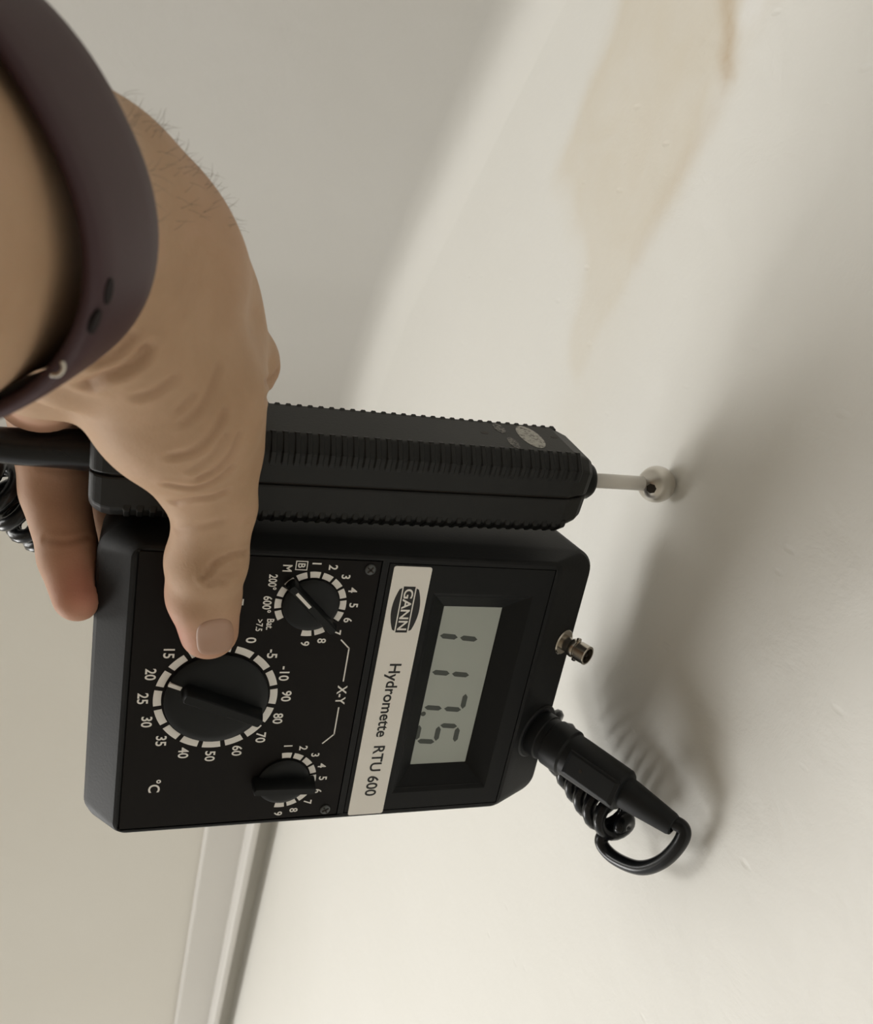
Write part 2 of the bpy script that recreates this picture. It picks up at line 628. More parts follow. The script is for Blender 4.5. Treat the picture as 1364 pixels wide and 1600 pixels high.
def case():
    mb = MB()
    k = 11
    lay = [(-36, 4, 101, -5, 153, 8), (-34.5, 0, 106, -8, 157, 9), (-32, -1.6, 107.4, -9.6, 159, 9.5), (-12, -1.8, 107.6, -10, 160, 9.5),
           (-9.8, -1.5, 107.2, -9, 158.6, 9.2), (-1.4, -.6, 104.9, -1.4, 142.8, 5), (-.4, -.1, 104.3, -.4, 140.9, 4.5), (0, .6, 103.6, .5, 139.9, 4)]
    rings = [[(u, v, n) for u, v in rrect(a, b, c, d, r, k)] for n, a, b, c, d, r in lay]
    mb.loft(rings, True, False)
    # face with recessed panels: outer rim joined to panel openings
    m = len(rings[-1])
    base = (len(rings) - 1) * m
    z = -.0
    inner = [(1.3, 1.2), (102.9, 1.2), (102.9, 75.2), (1.3, 75.2)]
    rect2 = [(1.9, 77.4), (102.3, 77.4), (102.3, 138.6), (1.9, 138.6)]
    # simple triangulated rim: left, right, bottom, top and the bar between the two panels
    b0 = len(mb.v)
    mb.v += [(u, v, 0.) for u, v in inner] + [(u, v, 0.) for u, v in rect2]
    I = [b0 + i for i in range(4)]
    J = [b0 + 4 + i for i in range(4)]
    # corner groups of rrect order: br, tr, tl, bl each k+1 points
    br = [base + i for i in range(0, k + 1)]
    tr = [base + i for i in range(k + 1, 2 * k + 2)]
    tl = [base + i for i in range(2 * k + 2, 3 * k + 3)]
    bl = [base + i for i in range(3 * k + 3, 4 * k + 4)]
    for grp, c in ((br, I[1]), (tr, J[2]), (tl, J[3]), (bl, I[0])):
        for a, b in zip(grp[:-1], grp[1:]):
            mb.f.append((a, b, c))
    mb.f += [(br[-1], tr[0], J[2], J[1]), (br[-1], J[1], I[2], I[1]), (tr[-1], tl[0], J[3], J[2]),
             (tl[-1], bl[0], I[0], I[3]), (tl[-1], I[3], J[0], J[3]), (bl[-1], br[0], I[1], I[0]), (I[2], J[1], J[0], I[3])]
    # recess walls and floors
    for Q, d in ((I, -1.0), (J, -1.0)):
        b1 = len(mb.v)
        mb.v += [(mb.v[q][0], mb.v[q][1], d) for q in Q]
        D = [b1 + i for i in range(4)]
        for i in range(4):
            mb.f.append((Q[i], Q[(i + 1) % 4], D[(i + 1) % 4], D[i]))
        if Q is I:
            mb.f.append(tuple(D))
        else:
            # well behind the display
            b2 = len(mb.v)
            w = [(14, 96), (93, 96), (93, 131), (14, 131)]
            mb.v += [(u, v, d) for u, v in w] + [(u, v, -7.2) for u, v in w]
            E = [b2 + i for i in range(4)]
            G = [b2 + 4 + i for i in range(4)]
            for i in range(4):
                mb.f.append((D[i], D[(i + 1) % 4], E[(i + 1) % 4], E[i]))
                mb.f.append((E[i], E[(i + 1) % 4], G[(i + 1) % 4], G[i]))
            mb.f.append(tuple(G))
    o = mb.obj('case', M_CASE, meter, smooth=True)
    e = o.modifiers.new('edge', 'EDGE_SPLIT')
    e.split_angle = math.radians(14)
    return o


case()
MB().box(1.7, 102.5, 1.6, 74.8, -1.0, -.05).obj('dial_plate', M_PLATE, meter, bevel=.2)


def bezel():
    mb = MB()
    outer = [(2.2, 77.7), (102, 77.7), (102, 138.3), (2.2, 138.3)]
    fr = [(12.3, 94.6), (94.6, 94.6), (94.6, 131.9), (12.3, 131.9)]
    fr2 = [(14.3, 96.6), (92.6, 96.6), (92.6, 129.9), (14.3, 129.9)]
    lc = [(20.1, 102), (86.7, 102), (86.7, 124.3), (20.1, 124.3)]
    rings = [[(u, v, -1.0) for u, v in outer], [(u, v, -.05) for u, v in outer], [(u, v, -.05) for u, v in fr],
             [(u, v, -1.5) for u, v in fr2], [(u, v, -5.7) for u, v in lc], [(u, v, -6.6) for u, v in lc]]
    mb.loft(rings, False, False)
    return mb.obj('display_bezel', M_BEZEL, meter, bevel=.12, seg=1)


bezel()
lcd = MB().box(19.6, 87.2, 101.5, 124.8, -6.9, -5.9).obj('display', M_LCD, meter)
tag(lcd, 'grey-green liquid crystal display reading 117.5')


def digits():
    sl = .1

    def segp(a, b, w):
        a, b = np.array(a, float), np.array(b, float)
        d = (b - a) / np.linalg.norm(b - a)
        q = np.array([-d[1], d[0]])
        return [a, a + d * w * .6 + q * w / 2, b - d * w * .6 + q * w / 2, b, b - d * w * .6 - q * w / 2, a + d * w * .6 - q * w / 2]

    def digit(u0, on, w=7.4, v0=102.4, v1=118):
        vm = (v0 + v1) / 2
        S = dict(a=((u0, v1), (u0 + w, v1)), b=((u0 + w, v1), (u0 + w, vm)), c=((u0 + w, vm), (u0 + w, v0)), d=((u0, v0), (u0 + w, v0)),
                 e=((u0, vm), (u0, v0)), f=((u0, v1), (u0, vm)), g=((u0, vm), (u0 + w, vm)))
        mb = MB()
        for s in on:
            a, b = np.array(S[s][0]), np.array(S[s][1])
            d = (b - a) / np.linalg.norm(b - a)
            poly = segp(a + d * .45, b - d * .45, 2.0)
            mb.prism([(u + (v - 110) * sl, v) for u, v in poly], -5.9, -5.84)
        return mb

    for u0, on in ((25.1, 'bc'), (40.0, 'bc'), (54.9, 'abc'), (69.6, 'afgcd')):
        digit(u0, on).obj('display_digit', M_DIGIT, lcd)
    mb = MB()
    mb.prism([(64.4 + 1.0 * math.cos(a), 102.9 + 1.0 * math.sin(a)) for a in np.linspace(0, 2 * math.pi, 12, endpoint=False)], -5.9, -5.84)
    mb.obj('decimal_point', M_DIGIT, lcd)


digits()

# name strip with the maker's oval mark
strip = MB().prism(rrect(2.9, 103.2, 79.2, 92.4, .8, 3), -.08, .18).obj('label_strip', M_STRIP, meter)
tag(strip, 'off-white name strip lettered Hydromette RTU 600')
mb = MB()
put_text(mb, 'Hydromette  RTU 600', 67.2, 85.6, 5.6, .22, w=55.5)
mb.obj('strip_lettering', M_INK, strip)
# logo: barrel-shaped black mark, cut by a pale band lines, with pale letters
lg = MB()
body = []
uc, vc = 18.7, 85.8
top = [(uc - 8.2 + 16.4 * t, vc + 3.0 + 1.9 * math.sin(math.pi * t) ** .8) for t in np.linspace(0.04, .96, 12)]
bot = [(uc + 8.2 - 16.4 * t, vc - 3.0 - 1.9 * math.sin(math.pi * t) ** .8) for t in np.linspace(0.04, .96, 12)]
lg.prism([(uc - 8.0, vc + 2.5)] + top + [(uc + 8.0, vc + 2.5)], .18, .22)
lg.prism([(uc + 8.0, vc - 2.5)] + bot + [(uc - 8.0, vc - 2.5)], .18, .22)
lg.prism([(uc - 8.6, vc - 2.05), (uc + 8.6, vc - 2.05), (uc + 8.6, vc + 2.05), (uc - 8.6, vc + 2.05)], .18, .20)
lg.obj('logo_mark', M_INK, strip)
mb = MB()
put_text(mb, 'GANN', uc, vc, 3.3, .24, w=15.4)
mb.obj('logo_lettering', M_STRIP, strip)


def ticks(mb, cu, cv, r0, r1, angs, span, n=.0):
    for a in angs:
        p = []
        for t in np.linspace(-1, 1, 7):
            b = math.radians(a + t * span / 2)
            p.append((cu + r1 * math.cos(b), cv + r1 * math.sin(b)))
        for t in np.linspace(1, -1, 7):
            b = math.radians(a + t * span / 2)
            p.append((cu + r0 * math.cos(b), cv + r0 * math.sin(b)))
        mb.prism(p, -.06, .02)


def dial(cu, cv, r0, r1, labels, rl, h, skip=(), span=17.0):
    mb = MB()
    ticks(mb, cu, cv, r0, r1, [a for s, a in labels if s not in skip], span)
    mb.obj('scale_ticks', M_PRINT, meter)
    mb = MB()
    for s, a in labels:
        b = math.radians(a)
        put_text(mb, s, cu + rl * math.cos(b) * 1.02, cv + rl * math.sin(b), h, .02, aspect=.95)
    return mb


BIG = (51.8, 28.1)
SM1 = (17.6, 53.9)
SM2 = (86.0, 53.6)
lab = [(s, 90 - 22.5 * i) for i, s in enumerate(['90', '80', '70', '60', '50', '40', '35', '30', '25', '20', '15', '10', '5', '0', '-5', '-10'])]
dial(*BIG, 16.9, 19.3, lab, 22.3, 3.3, span=17.8).obj('scale_numerals', M_PRINT, meter)
lab = [('5', 90), ('4', 112.5), ('3', 135), ('2', 157.5), ('1', 180), ('6', 67.5), ('7', 45), ('8', 22.5), ('9', 0)]
mb = dial(*SM1, 9.4, 11.5, lab, 14.0, 2.9, span=17.5)
put_text(mb, 'B', 4.2, 49.2, 2.3, .02, aspect=.95)
put_text(mb, 'M', 5.3, 44.9, 2.9, .02, aspect=.85)
put_text(mb, '200°', 10.2, 41.0, 2.8, .02, aspect=.8)
put_text(mb, '600°', 18.0, 40.2, 2.9, .02, aspect=.85)
put_text(mb, 'Bat.', 25.0, 41.9, 2.3, .02, aspect=.85)
put_text(mb, '>7.5', 25.4, 38.6, 2.1, .02, aspect=.85)
mb.obj('scale_numerals', M_PRINT, meter)
mb = MB()
ticks(mb, *SM1, 9.4, 11.5, [-67.5, -90, -112.5, -135, -157.5], 17.5)
mb.obj('scale_ticks', M_PRINT, meter)
# box round the letter B
mb = MB()
bu, bv = 4.2, 49.2
for a, b, c, d in ((-1.3, 1.3, 1.6, 1.9), (-1.3, 1.3, -1.9, -1.6), (-1.6, -1.3, -1.9, 1.9), (1.3, 1.6, -1.9, 1.9)):
    mb.box(bu + a, bu + b, bv + c, bv + d, -.06, .02)
mb.obj('letter_frame', M_PRINT, meter)
lab = [('1', 180), ('2', 157.5), ('3', 135), ('4', 112.5), ('5', 90), ('6', 67.5), ('7', 45), ('8', 22.5), ('9', 0)]
dial(*SM2, 9.4, 11.5, lab, 14.0, 2.9, span=17.5).obj('scale_numerals', M_PRINT, meter)
mb = MB()


def pline(pts, w=.45):
    P = [np.array(p, float) for p in pts]
    for a, b in zip(P[:-1], P[1:]):
        d = (b - a) / np.linalg.norm(b - a)
        q = np.array([-d[1], d[0]]) * w / 2
        a2, b2 = a - d * w * .4, b + d * w * .4
        mb.prism([tuple(a2 - q), tuple(b2 - q), tuple(b2 + q), tuple(a2 + q)], -.06, .02)


pline([(30.5, 65.8), (33.6, 68.9), (46.2, 68.9)])
pline([(56.8, 68.9), (67.6, 68.9), (71.2, 65.4)])
mb.obj('bracket_line', M_PRINT, meter)
for tx_, a_ in (('X-Y', (51.7, 69.0, 3.3, .02, 7.6)), ('°C', (85.6, 11.6, 3.8, .02)), ('T', (17.4, 31.6, 2.6, .02))):
    mb = MB()
    put_text(mb, tx_, *a_)
    mb.obj('plate_lettering', M_PRINT, meter)


def knob(c, r, bar_ang, barlen, barw, flange, height, front=1.0):
    cu, cv = c
    mb = MB()
    mb.lathe((cu, cv, -.05), (0, 0, 1), [(0, r), (flange * .75, r), (flange, r - .5), (flange + .35, r * .82), (flange + .2, r * .4), (flange + .2, .01)], 48, (True, False))
    o = mb.obj('dial_knob', M_KNOB, meter, smooth=True)
    e = o.modifiers.new('edge', 'EDGE_SPLIT')
    e.split_angle = math.radians(50)
    b = math.radians(bar_ang)
    d, q = np.array([math.cos(b), math.sin(b)]), np.array([-math.sin(b), math.cos(b)])
    ctr = np.array(c)

    def outline(l, w, k=8):
        out = []
        for s in (1, -1):
            for t in np.linspace(-90, 90, k):
                a = math.radians(t)
                out.append(ctr + d * s * ((l * front if s > 0 else l) - w * .45 + math.cos(a) * w * .45) + q * s * math.sin(a) * w)
        return out

    mb = MB()
    mb.loft([[(p[0], p[1], n) for p in outline(l, w)] for n, l, w in
             ((flange * .5, barlen, barw), (flange + 1.2, barlen * .995, barw * .86), (height - .5, barlen * .97, barw * .66), (height, barlen * .95, barw * .5))])
    g = mb.obj('grip', M_KNOB, o, smooth=True)
    e = g.modifiers.new('edge', 'EDGE_SPLIT')
    e.split_angle = math.radians(35)
    return o, d, q, ctr


def mark(o, ctr, d, q, s0, s1, w, n0, n1):
    mb2 = MB()
    p = [ctr + d * s0 - q * w / 2, ctr + d * s1 - q * w / 2, ctr + d * s1 + q * w / 2, ctr + d * s0 + q * w / 2]
    mb2.prism([tuple(x) for x in p], n0, n1)
    mb2.obj('pointer_mark', M_PRINT, o)


ko, d, q, ctr = knob(BIG, 16.2, -112.5, 15.8, 2.7, 1.6, 7.0, .74)
mark(ko, ctr, d, q, 12.2, 16.3, 1.25, 1.2, 2.2)
ko, d, q, ctr = knob(SM1, 9.0, -135, 11.6, 2.0, 1.3, 4.6)
mark(ko, ctr, d, q, 1.6, 8.4, 1.0, 4.4, 4.72)
ko, d, q, ctr = knob(SM2, 8.9, 88, 10.9, 2.3, 1.3, 6.2)

for cu, cv, rot in ((4.6, 71.4, 50), (99.8, 70.4, 30)):
    mb = MB().lathe((cu, cv, -.2), (0, 0, 1), [(0, 1.9), (.5, 1.9), (.75, 1.4), (.8, .01)], 24, (True, False))
    o = mb.obj('panel_screw', M_SCREW, meter, smooth=True)
    m2 = MB()
    for a in (rot, rot + 90):
        b = math.radians(a)
        d, q = np.array([math.cos(b), math.sin(b)]), np.array([-math.sin(b), math.cos(b)])
        p = [np.array((cu, cv)) + d * s * 1.25 + q * t * .22 for s, t in ((-1, -1), (1, -1), (1, 1), (-1, 1))]
        m2.prism([tuple(x) for x in p], .5, .84)
    m2.obj('screw_slot', M_DARKHOLE, o)

# connectors on the sloping top facet
FN = np.array([0, .5, 1.0])
FN /= np.linalg.norm(FN)
b = np.array([34.6, 153.5, -7.4])
mb = MB().lathe(b - FN * .6, FN, [(0, 5.1), (1.3, 5.1), (1.7, 4.7), (1.7, 3.0), (5.0, 2.9), (5.1, 3.5), (6.2, 3.7), (7.2, 3.5), (7.3, 2.9), (8.1, 2.9), (8.2, 3.7), (12.2, 3.7), (12.4, 3.5), (12.4, 2.9), (10.2, 2.7), (10.2, .01)], 28, (True, False))
bnc = mb.obj('coaxial_socket', M_NICKEL, meter, smooth=True)
e = bnc.modifiers.new('edge', 'EDGE_SPLIT')
e.split_angle = math.radians(35)
tag(bnc, 'small nickel coaxial socket on the sloping top edge')
mb = MB()
px = np.array([1., 0, 0])
for s in (1, -1):
    mb.lathe(b + FN * 6.6, px * s, [(0, .9), (4.5, .9), (4.6, .01)], 10)
mb.obj('bayonet_lug', M_NICKEL, bnc, smooth=True)
MB().lathe(b + FN * 8, FN, [(0, 2.4), (1.8, 2.4), (1.9, .7), (3.4, .6), (3.5, .01)], 16).obj('socket_core', M_DARKHOLE, bnc, smooth=True)
pb = np.array([74.0, 151.9, -6.6])
mb = MB().lathe(pb - FN * 2, FN, [(0, 11.2), (2.6, 11.2), (3.2, 10.6), (3.2, 9), (1, 8.8), (1, .01)], 40, (True, False))
o = mb.obj('round_socket', M_PLUG, meter, smooth=True)
o.modifiers.new('edge', 'EDGE_SPLIT').split_angle = math.radians(35)

# ------------------------------------------------------------------ the ball probe with its coiled lead
probe = thing('ball_probe', (-21.5, -12, -18.7), 'black ribbed probe handle whose steel ball presses the stained ceiling', 'probe')
E1, E2 = np.array([-.991, 0, .13]), np.array([.13, 0, .991])
HA, HB = np.array([-21.5, -13.0, -18.7]), np.array([-25.4, 148.0, -20.3])
HX = (HB - HA) / np.linalg.norm(HB - HA)
HL = np.linalg.norm(HB - HA)


def hp(t, a, b):
    return HA + HX * t + E1 * a + E2 * b


A1, B1, CH = 15.0, 16.1, 4.4


def hsec(k, s=1.0):
    """half of the octagonal section above (k=1) or below (k=-1) the seam"""
    a, b = A1 * s, B1 * s
    c = CH * s
    g = .28
    return [(k * g, b), (k * (a - c), b), (k * a, b - c), (k * a, -(b - c)), (k * (a - c), -b), (k * g, -b)]


for k, nm in ((1, 'handle_shell'), (-1, 'handle_shell')):
    st = [(0, .80), (1.2, .9), (3.5, .97), (6, 1.0), (HL - 9.5, 1.0), (HL - 3, .86), (HL - .8, .76), (HL, .70)]
    rings = [[hp(t, a, b) for a, b in hsec(k, s)] for t, s in st]
    mb = MB().loft(rings)
    o = mb.obj(nm, M_PROBE, probe, bevel=.7, seg=2)
    if k == 1:
        shell_up = o
    else:
        shell_dn = o
mb = MB()
mb.loft([[hp(t, a * s, bb * s) for a, bb in ((2, B1 - 1), (2, -B1 + 1), (-2, -B1 + 1), (-2, B1 - 1))] for t, s in ((2, .85), (6, 1), (HL - 9, 1), (HL - 1.5, .74))])
mb.obj('seam_core', M_DARKHOLE, probe)


def rib_mesh(k, kb):
    """one rib wrapped over the chamfered edge, about its own station"""
    w = 1.1
    lim = 6.2 if k > 0 else 8.8
    prof = [(A1 * 1.0 - .1, B1 - CH - 2.0, 0), (A1 + .42, B1 - CH - .2, 1), (A1 - CH + .2, B1 + .58, 1), (lim + 1.6, B1 + .55, 1), (lim, B1 - .05, 0)]
    back = [(A1 - 1.2, B1 - CH - 2.0), (A1 - 1.0, B1 - CH - .8), (A1 - CH - .8, B1 - 1), (lim + 1.6, B1 - 1), (lim, B1 - .6)]
    mb = MB()
    rings = []
    for t in (-w, -w * .55, w * .55, w):
        up = 0 if abs(t) == w else 1
        r = []
        for (a, b, hgt), (a2, b2) in zip(prof, back):
            if not up and hgt:
                a, b = a - .45, b - .45
            r.append(HX * t + E1 * a * k + E2 * b * kb)
        for a2, b2 in reversed(back):
            r.append(HX * t + E1 * a2 * k + E2 * b2 * kb)
        rings.append(r)
    mb.loft(rings)
    return mb


NR = 41
for k, kb, par in ((1, 1, shell_up), (-1, 1, shell_dn), (1, -1, shell_up), (-1, -1, shell_dn)):
    first = None
    for i in range(NR):
        t = 10.5 + i * 3.55
        p = HA + HX * t
        if first is None:
            mbr = rib_mesh(k, kb)
            vv = [np.array(x) + p for x in mbr.v]
            first = obj('rib', vv, mbr.f, M_PROBE, par)
            first_t = t
        else:
            o = first.copy()
            COL.objects.link(o)
            o.parent = par
            d = HX * (t - first_t) * .001
            o.location = (d[0], -d[2], d[1])

# worn badge and lettering on the label face, two little slots
mb = MB()


def lface(t0, b0, ra, rb, h=.12, k=20, name='badge', m=None, rot=0):
    r2 = math.radians(rot)
    P = []
    for i in range(k):
        a = 2 * math.pi * i / k
        x, y = ra * math.cos(a), rb * math.sin(a)
        P.append((t0 + x * math.cos(r2) - y * math.sin(r2), b0 + x * math.sin(r2) + y * math.cos(r2)))
    q = MB().loft([[hp(t, A1 - .1, b) for t, b in P], [hp(t, A1 + h, b) for t, b in P]])
    return q.obj(name, m, shell_up)


lface(139.3, -.5, 4.3, 9.4, name='worn_badge', m=M_BADGE)
lface(130.2, 6.2, 1.8, 4.6, name='worn_lettering', m=M_WORN)
lface(129.4, -6.0, 2.0, 4.2, name='worn_lettering', m=M_WORN)
lface(122.0, -1.0, 1.5, 1.1, name='case_slot', m=M_DARKHOLE, h=.05)
lface(149.3, -2.0, 1.4, 1.1, name='case_slot', m=M_DARKHOLE, h=.05)
mb = MB().lathe(HA + HX * (HL - .5), HX, [(0, 7.0), (5.6, 7.0), (7.2, 6.0), (7.8, 3.2), (7.8, .01)], 32, (True, False))
o = mb.obj('nose_collar', M_KNOB, probe, smooth=True)
o.modifiers.new('edge', 'EDGE_SPLIT').split_angle = math.radians(35)
TB = HL + 36.4
ball_c = hp(TB, 0, 0)
MB().lathe(hp(HL + 3, 0, 0), HX, [(0, 2.75), (TB - HL - 6.0, 2.75)], 24).obj('rod', M_IVORY, probe, smooth=True)
br = 7.05
bs = MB()
bs.lathe(ball_c, HX, [(-br * math.cos(a), br * math.sin(a)) for a in np.linspace(.16, math.pi, 25)], 40, (True, True))
ball = bs.obj('ball_tip', M_STEEL, probe, smooth=True)
tag(ball, 'satin steel ball tip of the probe')
# grub screw sunk in the ball beside the rod
gd = camvec(-.50, .26, -.83)
gd /= np.linalg.norm(gd)
MB().lathe(ball_c + gd * (br - 1.2), gd, [(0, 1.9), (1.22, 1.9), (1.25, .01)], 7, (True, False)).obj('screw_recess', M_DARKHOLE, ball)
gs = np.cross(gd, HX)
gs = gs / np.linalg.norm(gs)
MB().lathe(ball_c + gd * (br - .9) + HX * .7, gd, [(0, 1.0), (1.0, 1.0), (1.15, .6), (1.18, .01)], 7, (True, False)).obj('grub_screw', M_NICKEL, ball)

# lead: strain relief at the handle, slack below the frame, coil behind the meter, plug in the top socket
bt = [hp(4, 0, 0), hp(-2, 0, 0), hp(-9, 0, .2), hp(-20, 0, .5), hp(-34, 1, 1)]
mb = MB().tube(spline(bt, 6), list(np.linspace(6.6, 4.9, 25)), 20)
mb.obj('strain_relief', M_RUBBER, probe, smooth=True)
slack = spline([hp(-30, 1, 1), hp(-44, 0, 1), (-16, -76, -18), (-12, -88, -28), (-11, -82, -40), (-10, -68, -44), (-9, -54, -44)], 10)
MB().tube(slack, 2.6, 12).obj('lead', M_RUBBER, probe, smooth=True)


def coil(path, rad, wire, pitch, ease=10):
    P = spline(path, 40)
    d = np.r_[0, np.cumsum(np.linalg.norm(np.diff(P, axis=0), axis=1))]
    n = int(d[-1] / pitch * 18)
    s = np.linspace(0, d[-1], n)
    C = np.stack([np.interp(s, d, P[:, i]) for i in range(3)], 1)
    T = np.gradient(C, axis=0)
    T /= np.linalg.norm(T, axis=1)[:, None]
    x = np.cross(T[0], [0, .2, 1.])
    out = []
    for i in range(n):
        x = x - T[i] * (x @ T[i])
        x /= np.linalg.norm(x)
        y = np.cross(T[i], x)
        a = 2 * math.pi * s[i] / pitch
        e = min(1, s[i] / ease, (d[-1] - s[i]) / ease * 1.0 + .25)
        out.append(C[i] + (x * math.cos(a) + y * math.sin(a)) * rad * e)
    return np.array(out)


cp = [(-9, -54, -44), (1, -44, -47), (12, -35, -51), (24, -24, -59), (40, 4, -62), (52, 32, -61), (64, 70, -54), (74, 120, -54), (80, 150, -50), (87, 169, -28), (92, 174, -8), (93.5, 175.5, 12), (92.5, 176.5, 30)]
cpts = coil(cp, 7.2, 2.5, 6.9)
loop = spline([cpts[-10], (102, 173.5, 23), (105, 175, 29), (99.5, 177.5, 41), (90.5, 180, 48), (80, 182, 51), (74.5, 182.6, 49.5), pb + FN * 57], 12)
MB().tube(cpts, 2.45, 8).obj('coiled_lead', M_RUBBER, probe, smooth=True)
MB().tube(loop, 2.55, 14).obj('lead_loop', M_RUBBER, probe, smooth=True)
mb = MB().lathe(pb + FN * .5, FN, [(0, 8.6), (1.2, 9.1), (5, 9.1), (5.4, 8.6), (8, 8.6), (8.4, 9.2), (16, 9.2), (16.8, 8.4), (20, 8.4), (40, 7.9), (41, 7.2), (41.4, 5.9), (44, 5.7), (60, 4.0), (61, 3.6), (61.2, 2.6), (59.5, 2.4)], 32, (True, False))
plug = mb.obj('plug', M_PLUG, probe, smooth=True)
plug.modifiers.new('edge', 'EDGE_SPLIT').split_angle = math.radians(30)
tag(plug, 'black round plug with tapered boot in the top socket')
# flat moulded pad on the plug
vd = CAM - (pb + FN * 30)
vd = vd - FN * (vd @ FN)
vd /= np.linalg.norm(vd)
sd_ = np.cross(FN, vd)
vd2 = vd * math.cos(.35) + sd_ * math.sin(.35) * (1 if (R @ sd_)[1] > 0 else -1)
vd2 /= np.linalg.norm(vd2)
sd2 = np.cross(FN, vd2)
mb = MB()
rings = []
for h, k in ((7.0, 1), (8.5, 1), (9.0, .85)):
    rings.append([pb + FN * (31 + s * 11 * (k if h > 8.6 else 1)) + sd2 * t * 4.6 * k + vd2 * h for s, t in ((-1, -1), (1, -1), (1, 1), (-1, 1))])
mb.loft(rings)
pad = mb.obj('plug_pad', M_PLUG, plug, bevel=.3)
MB().lathe(pb + FN * 27 + vd2 * 8.6, vd2, [(0, .7), (.5, .7), (.51, .01)], 10).obj('pad_pin', M_DARKHOLE, plug)

# ------------------------------------------------------------------ the hand
ED = camvec(-.07, .46, -.885)
ED /= np.linalg.norm(ED)
WR = cam2d(-87, 290, 130)


def sp(px, py, z, rpx):
    return cam2d(px, py, z), rpx * z / FPX


def dm(u, v, n, r):
    return np.array([u, v, n], float), r


DORS = camvec(-.2, -.91, .35)
WIDE = np.cross(ED, DORS)
WIDE /= np.linalg.norm(WIDE)
DORS = np.cross(WIDE, ED)

PR = []          # (a, ra, b, rb, k)


def cone(A, B, k=5.0):
    PR.append((A[0], A[1], B[0], B[1], k))


# forearm and wrist
for s in (-5, 5):
    cone((WR + WIDE * s - ED * 6, 24.5), (WR + WIDE * s + ED * 40, 25.5), 6)
    cone((WR + WIDE * s + ED * 40, 25.5), (WR + WIDE * s * 1.3 + ED * 190, 34), 6)
A_ = sp(66, 300, 138, 118)
AM = sp(138, 304, 156, 138)
M_ = sp(232, 410, 178, 122)
M2 = sp(315, 468, 202, 74)
B_ = sp(373, 565, 222, 60)
cone(A_, AM, 8)
S1 = sp(200, 352, 168, 124)
S2 = sp(286, 440, 191, 94)
cone(AM, S1, 8)
cone(S1, M_, 8)
cone(M_, S2, 8)
cone(M_, M2, 10)
cone(M2, B_, 8)
cone((WR - ED * 4, 23), A_, 6)
TH = sp(272, 618, 194, 122)
cone(sp(150, 450, 158, 130), TH, 8)
cone(M_, TH, 6)
TP = sp(335, 788, 217, 63)
cone(TH, TP, 9)
IP = sp(324, 876, 226, 60)
cone(TP, IP, 3)
MD = sp(318, 930, 232, 55)
cone(IP, MD, 3)
TT = sp(327, 986, 239, 44.5)
cone(MD, TT, 3)
WEB = sp(338, 560, 206, 68)
cone(WEB, sp(350, 690, 215, 56), 9)
# palm towards the other knuckles
K2 = B_
K3, K4, K5 = dm(-55, 7.5, -9, 10.4), dm(-51, -9, -14, 9.8), sp(70, 640, 244, 54)
for K in (K3, K4):
    cone((M_[0] * .55 + WR * .45 - DORS * 7, 13), K, 6)
HY = sp(66, 545, 184, 92)
cone((WR - DORS * 6, 20), HY, 10)
cone(HY, sp(66, 615, 228, 58), 8)
cone(sp(66, 615, 228, 58), K5, 6)
cone((WR - DORS * 8 - ED * 4, 22.5), (WR - DORS * 8 + ED * 30, 23), 6)
# fingers behind the handle and the meter
for K, q in ((K2, [dm(-41, 25, -46.5, 9.0), dm(-14, 28, -48, 8.2), dm(6, 29, -45, 7.4)]),
             (K3, [dm(-37, 8, -49, 9.0), dm(-9, 9, -49, 8.2), dm(14, 9, -45, 7.5)]),
             (K4, [dm(-32, -9.5, -46, 8.6), dm(-5, -9, -47.5, 8.0), dm(16, -6, -44.5, 7.3)])):
    c = [K] + q
    for a, b in zip(c[:-1], c[1:]):
        cone(a, b, 2.5)
PK = [K5, sp(86, 765, 253, 50), sp(108, 868, 248, 44), sp(120, 934, 243, 36)]
for a, b in zip(PK[:-1], PK[1:]):
    cone(a, b, 2.5)
# loose skin at the root of the thumb
cone(sp(150, 585, 168, 26), sp(205, 545, 165, 22), 4)
cone(sp(95, 590, 168, 40), sp(150, 590, 170, 24), 6)


def f_case(P):
    u, v, n = P[:, 0], P[:, 1], P[:, 2]
    d = np.maximum.reduce([n - .05, -36 - n, -1.9 - u, u - 107.7, -10.1 - v, v - 160, (n + .5 * (v - 140.6)) / 1.118, (-12 * v + 10 * n) / 15.62])
    return d


def f_handle(P):
    Q = P - HA
    t = Q @ HX
    a, b = np.abs(Q @ E1), np.abs(Q @ E2)
    return np.maximum.reduce([a - A1 - .1, b - B1 - .1, (a + b - (A1 + B1 - CH)) / 1.4142 - .3, -t, t - HL])


def f_relief(P):
    Q = P - HA
    t = Q @ HX
    r = np.linalg.norm(Q - t[:, None] * HX, axis=1)
    return np.maximum.reduce([r - 6.8, t - 1, -36 - t])


